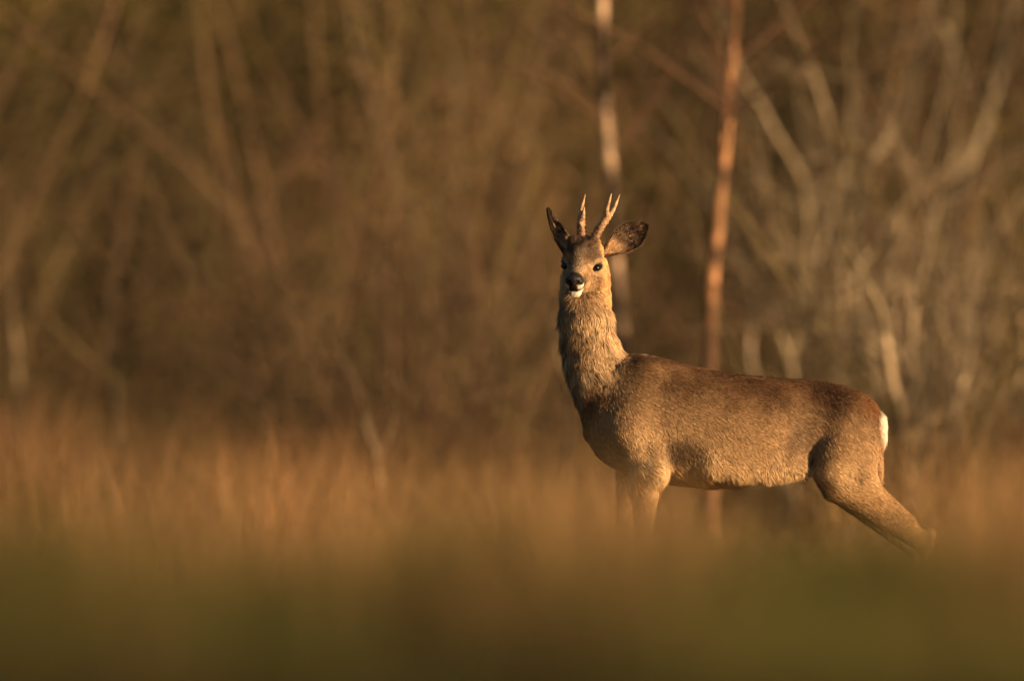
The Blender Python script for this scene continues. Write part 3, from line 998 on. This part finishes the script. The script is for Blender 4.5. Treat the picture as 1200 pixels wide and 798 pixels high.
qc = bv[bq].mean(1)
q_px = 600 + qc[:, 0] * PPM; q_py = 735 - qc[:, 2] * PPM
wt = np.where((q_py < 356) & (q_px < 730), 3.0, 1.0) * np.where(qc[:, 1] > .03, .45, 1.0)
Q, w = sample(bv, bq, 440000, wt)
mixv = lambda A: sum(A[Q[:, i]] * w[i] for i in range(4))
hp = mixv(bv); hn = mixv(bn); hn /= np.linalg.norm(hn, axis=1, keepdims=True)
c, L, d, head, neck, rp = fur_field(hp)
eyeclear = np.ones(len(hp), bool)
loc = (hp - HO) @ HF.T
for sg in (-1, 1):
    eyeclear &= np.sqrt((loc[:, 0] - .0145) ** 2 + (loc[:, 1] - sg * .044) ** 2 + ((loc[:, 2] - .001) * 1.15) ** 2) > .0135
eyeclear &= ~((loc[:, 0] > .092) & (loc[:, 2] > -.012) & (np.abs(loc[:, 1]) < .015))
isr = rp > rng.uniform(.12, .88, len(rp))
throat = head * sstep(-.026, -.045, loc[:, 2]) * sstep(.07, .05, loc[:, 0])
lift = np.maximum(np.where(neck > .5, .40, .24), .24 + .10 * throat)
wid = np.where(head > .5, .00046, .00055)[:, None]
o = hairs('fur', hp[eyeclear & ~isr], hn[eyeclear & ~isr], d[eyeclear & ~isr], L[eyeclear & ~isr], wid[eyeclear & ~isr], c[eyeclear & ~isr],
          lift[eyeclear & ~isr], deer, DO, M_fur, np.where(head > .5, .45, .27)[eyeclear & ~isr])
o['kind'] = 'stuff'
k = np.nonzero(isr)[0]
k = np.concatenate([k, k])
o = hairs('rump_patch', hp[k] + rng.normal(0, .002, (len(k), 3)), hn[k], d[k], L[k], .0006, c[k], np.full(len(k), .2), deer, DO, M_fur, .12)
o['label'] = 'white rump patch lit by the sun'

# eyes ----------------------------------------------------------------
def uvball(name, c, r, frame, mat, parent, n=14):
    th = np.linspace(0, math.pi, n)[1:-1]
    ph = np.arange(2 * n) * math.pi / n
    T, Ph = np.meshgrid(th, ph, indexing='ij')
    u = np.stack([np.cos(T), np.sin(T) * np.cos(Ph), np.sin(T) * np.sin(Ph)], -1).reshape(-1, 3)
    u = np.concatenate([u, [[1, 0, 0], [-1, 0, 0]]])
    v = c + (u * np.asarray(r)) @ frame
    k, m = n - 2, 2 * n
    i = np.arange(k * m).reshape(k, m); j = np.roll(i, -1, 1)
    q = np.stack([i[:-1].ravel(), i[1:].ravel(), j[1:].ravel(), j[:-1].ravel()], 1)
    t = np.concatenate([np.stack([np.full(m, k * m), i[0], j[0]], 1), np.stack([np.full(m, k * m + 1), j[-1], i[-1]], 1)])
    return make_obj(name, v - DO, tris=t, quads=q, mat=mat, parent=parent, smooth=True)


for sg in (-1, 1):
    uvball('eye', H(.0125, sg * .0405, .001), (.0128, .0098, .0095), HF, M_eye, deer)

# nose pad ---------------------------------------------------------------
NF = Field(H(.100, 0, -.006) - .032, H(.100, 0, -.006) + .032, .0012)
NF.ball(H(.102, 0, .000), (.0135, .0200, .0128), .004, HF)
NF.ball(H(.107, 0, -.009), (.008, .0065, .0105), .005, HF)
for sg in (-1, 1):
    NF.ball(H(.103, sg * .0135, -.004), (.009, .0085, .0092), .005, HF)
    NF.limb(H(.115, sg * .0075, -.004), H(.106, sg * .0165, .0005), (.0022, .0022), (.0030, .0030), .002, hu, True)
nv, nq = NF.skin(1)
make_obj('nose', nv - DO, quads=nq, mat=M_nose, parent=deer, smooth=True)

# antlers ------------------------------------------------------------------
def antler(chains, seed):
    tb = Tubes()
    for ch in chains:
        s = spline([(*P3(a, b, y), r) for a, b, y, r in ch], 60)
        z = s[:, 2]
        tone = sstep(.0, .09, z - Z(285))
        col = lerp((0.17, 0.09, 0.045), (0.40, 0.25, 0.135), tone)
        col = col * (.55 + .8 * vnoise(s[:, :3], 150, seed + 9))[:, None]
        tb.add(s[:, :3], s[:, 3] * 1.03, col, 16)
    v = np.concatenate(tb.v); q = np.concatenate(tb.q); c = np.concatenate(tb.c)
    nn = vnormals(v, q)
    pearl = np.clip(vnoise(v, 340, seed) - .5, 0, 1) * .013 * sstep(Z(246), Z(268), v[:, 2])
    return make_obj('antler', v + nn * pearl[:, None] * 1.0 - DO, quads=q, mat=M_antler, parent=deer, col=c, smooth=True)


y = -.055
antler([[(694, 289, y, .0075), (695.2, 285, y, .0125), (696.5, 282, y, .0125), (698, 278, y, .0092), (702, 270, y, .0088), (707, 262, y, .0092), (711.5, 255, y, .0085), (711, 248, y - .01, .0052), (713.5, 237, y - .012, .0042), (716.3, 228, y - .01, .001)],
        [(709, 259, y, .0075), (714, 253.5, y + .01, .0064), (718, 247.5, y + .018, .0052), (721.5, 240, y + .022, .0042), (726, 229, y + .025, .001)]], 5)
antler([[(681, 286, y + .01, .0075), (681.3, 281, y + .01, .0125), (681.2, 278, y + .01, .012), (681, 272, y + .01, .0085), (680.6, 263, y + .01, .0082), (681, 254, y + .01, .0078), (681, 247, y + .014, .0058), (682.5, 240, y + .02, .0046), (685.8, 228.5, y + .024, .001)],
        [(681.5, 258, y + .008, .007), (683, 252, y + .002, .0052), (683.8, 248, y, .0036), (684.6, 243.5, y - .002, .001)]], 6)


# ears ----------------------------------------------------------------------
def ear(base, tip, width, face, cup, tone_in, seed, curl=0.0, roll=1.0, rim_dark=.6, pointed=False):
    """leaf shaped cupped ear with an inner and an outer skin, edged with hair"""
    base, tip = np.asarray(base), np.asarray(tip)
    ax = tip - base; L = np.linalg.norm(ax); ax /= L
    fc = np.asarray(face, float); fc = fc - ax * fc.dot(ax); fc /= np.linalg.norm(fc)
    sd = np.cross(ax, fc)
    nt, nv_ = 30, 21
    T, V = np.meshgrid(np.linspace(0, 1, nt), np.linspace(-1, 1, nv_), indexing='ij')
    prof = np.interp(T, [0, .08, .2, .35, .5, .65, .8, .9, .96, 1], [.30, .52, .78, .94, 1.0, .97, .80, .56, .34, .05])
    if pointed: prof = np.interp(T, [0, .1, .25, .4, .55, .7, .85, .95, 1], [.5, .8, 1.0, .98, .78, .54, .36, .22, .04])
    # a tube near the base opening into a leaf
    op = np.interp(T, [0, .15, .4, .8, 1], [2.6, 2.1, 1.25 * roll ** .6, .8 * roll, .6 * roll])
    ang = V * op
    rr = width * prof / np.maximum(op, .9)
    off_s = np.sin(ang) * rr
    off_f = -(np.cos(ang) - 1) * -rr * cup
    mid = base + ax * (T * L)[..., None] + fc * (curl * T ** 2 * L)[..., None]
    inner = mid + sd * off_s[..., None] - fc * ((np.cos(ang)) * rr * cup)[..., None] + fc * (rr * cup * .6)[..., None]
    g = np.stack([inner], 0)[0]
    du = np.gradient(g, axis=0); dv = np.gradient(g, axis=1)
    nn = np.cross(du, dv); nn /= np.linalg.norm(nn, axis=-1, keepdims=True) + 1e-9
    if (nn * fc).sum() < 0: nn = -nn
    outer = g - nn * (.0026 * (1 - .55 * np.abs(V) ** 3))[..., None]
    v = np.concatenate([g.reshape(-1, 3), outer.reshape(-1, 3)])
    i = np.arange(nt * nv_).reshape(nt, nv_)
    qa = np.stack([i[:-1, :-1], i[1:, :-1], i[1:, 1:], i[:-1, 1:]], -1).reshape(-1, 4)
    qb = qa[:, ::-1] + nt * nv_
    rim = np.concatenate([i[:, 0], i[-1, 1:], i[::-1, -1][1:], i[0, ::-1][1:]])
    qr = np.stack([rim[:-1], rim[:-1] + nt * nv_, rim[1:] + nt * nv_, rim[1:]], 1)
    q = np.concatenate([qa, qb, qr])
    P = g.reshape(-1, 3)
    tv, vv = T.ravel(), V.ravel()
    nz = vnoise(P, 120, seed) * .6 + vnoise(P, 260, seed + 1) * .4
    dark = np.clip(sstep(.18, .52, tv) * .95 + rim_dark * sstep(.6, 1, np.abs(vv)), 0, 1)
    ci = lerp((0.42, 0.26, 0.135), (0.018, 0.012, 0.008), np.clip(dark + .9 * (nz - .5), 0, 1)) * tone_in
    if pointed: ci = lerp(ci, (0.30, 0.17, 0.09), sstep(.42, .55, tv) * sstep(.5, .1, vv - 1.6 * (tv - .75)) * (.6 + .6 * (nz - .3)).clip(0, 1))  # sunlit strip on the upper ear, painted in as lighter brown
    co = lerp((0.15, 0.085, 0.042), (0.05, 0.033, 0.022), sstep(.4, .95, tv))
    o = make_obj('ear', v - DO, quads=q, mat=M_skin, parent=deer, col=np.concatenate([ci, co]), smooth=True)
    # hair on the inside, outside and rim
    allq = np.concatenate([qa, qb])
    vn = np.concatenate([nn.reshape(-1, 3), -nn.reshape(-1, 3)])
    Q, w = sample(v, allq, 16000)
    mv = lambda A: sum(A[Q[:, k]] * w[k] for k in range(4))
    hp, hn = mv(v), mv(vn)
    hn /= np.linalg.norm(hn, axis=1, keepdims=True) + 1e-9
    hv = mv(np.concatenate([vv, vv])[:, None])
    d = ax[None] + sd[None] * hv * .7 * np.sign((sd * np.gradient(g, axis=1).mean((0, 1))).sum())
    cc = mv(np.concatenate([ci, co]))
    pale = rng.random(len(hp)) < .07
    inn = (hn @ fc) > 0
    cc[pale & inn] = (0.30, 0.19, 0.10)
    Lh = np.where(np.abs(hv[:, 0]) > .8, .007, .006)
    h = hairs('fur', hp, hn, d, Lh, .0005, cc, np.full(len(hp), .3), o, DO, M_fur, .4, .5)
    h['kind'] = 'stuff'
    return o


ear(P3(706, 300, -.035), P3(757.5, 264, .0), .041, (-.12, -1, .12), .55, 1.0, 41)
ear(P3(667, 304, -.03), P3(643, 245, .02), .036, (.75, -.7, .0), .5, 1.0, 43, 0.0, 1.0, 0.3, True)

# hooves --------------------------------------------------------------------
for px, yy in ((747, -.073), (725, .073), (1071, -.070), (1053, .070)):
    hfld = Field(P3(px, 735, yy) - np.array([.05, .04, .004]), P3(px, 735, yy) + np.array([.05, .04, .05]), .0025)
    for s in (-1, 1):
        c0 = P3(px, 735, yy + s * .0085)
        hfld.limb(c0 + np.array([.008, 0, .022]), c0 + np.array([-.014, s * .001, .009]), (.008, .013), (.0065, .008), .003)
    sl, p = hfld.block(hfld.lo, hfld.lo + hfld.n * hfld.step)
    hfld.cut(sl, (p[..., 2] - .001).astype(np.float32), .002)
    v, q = hfld.skin(1)
    make_obj('hoof', v - DO, quads=q, mat=M_hoof, parent=deer, smooth=True)
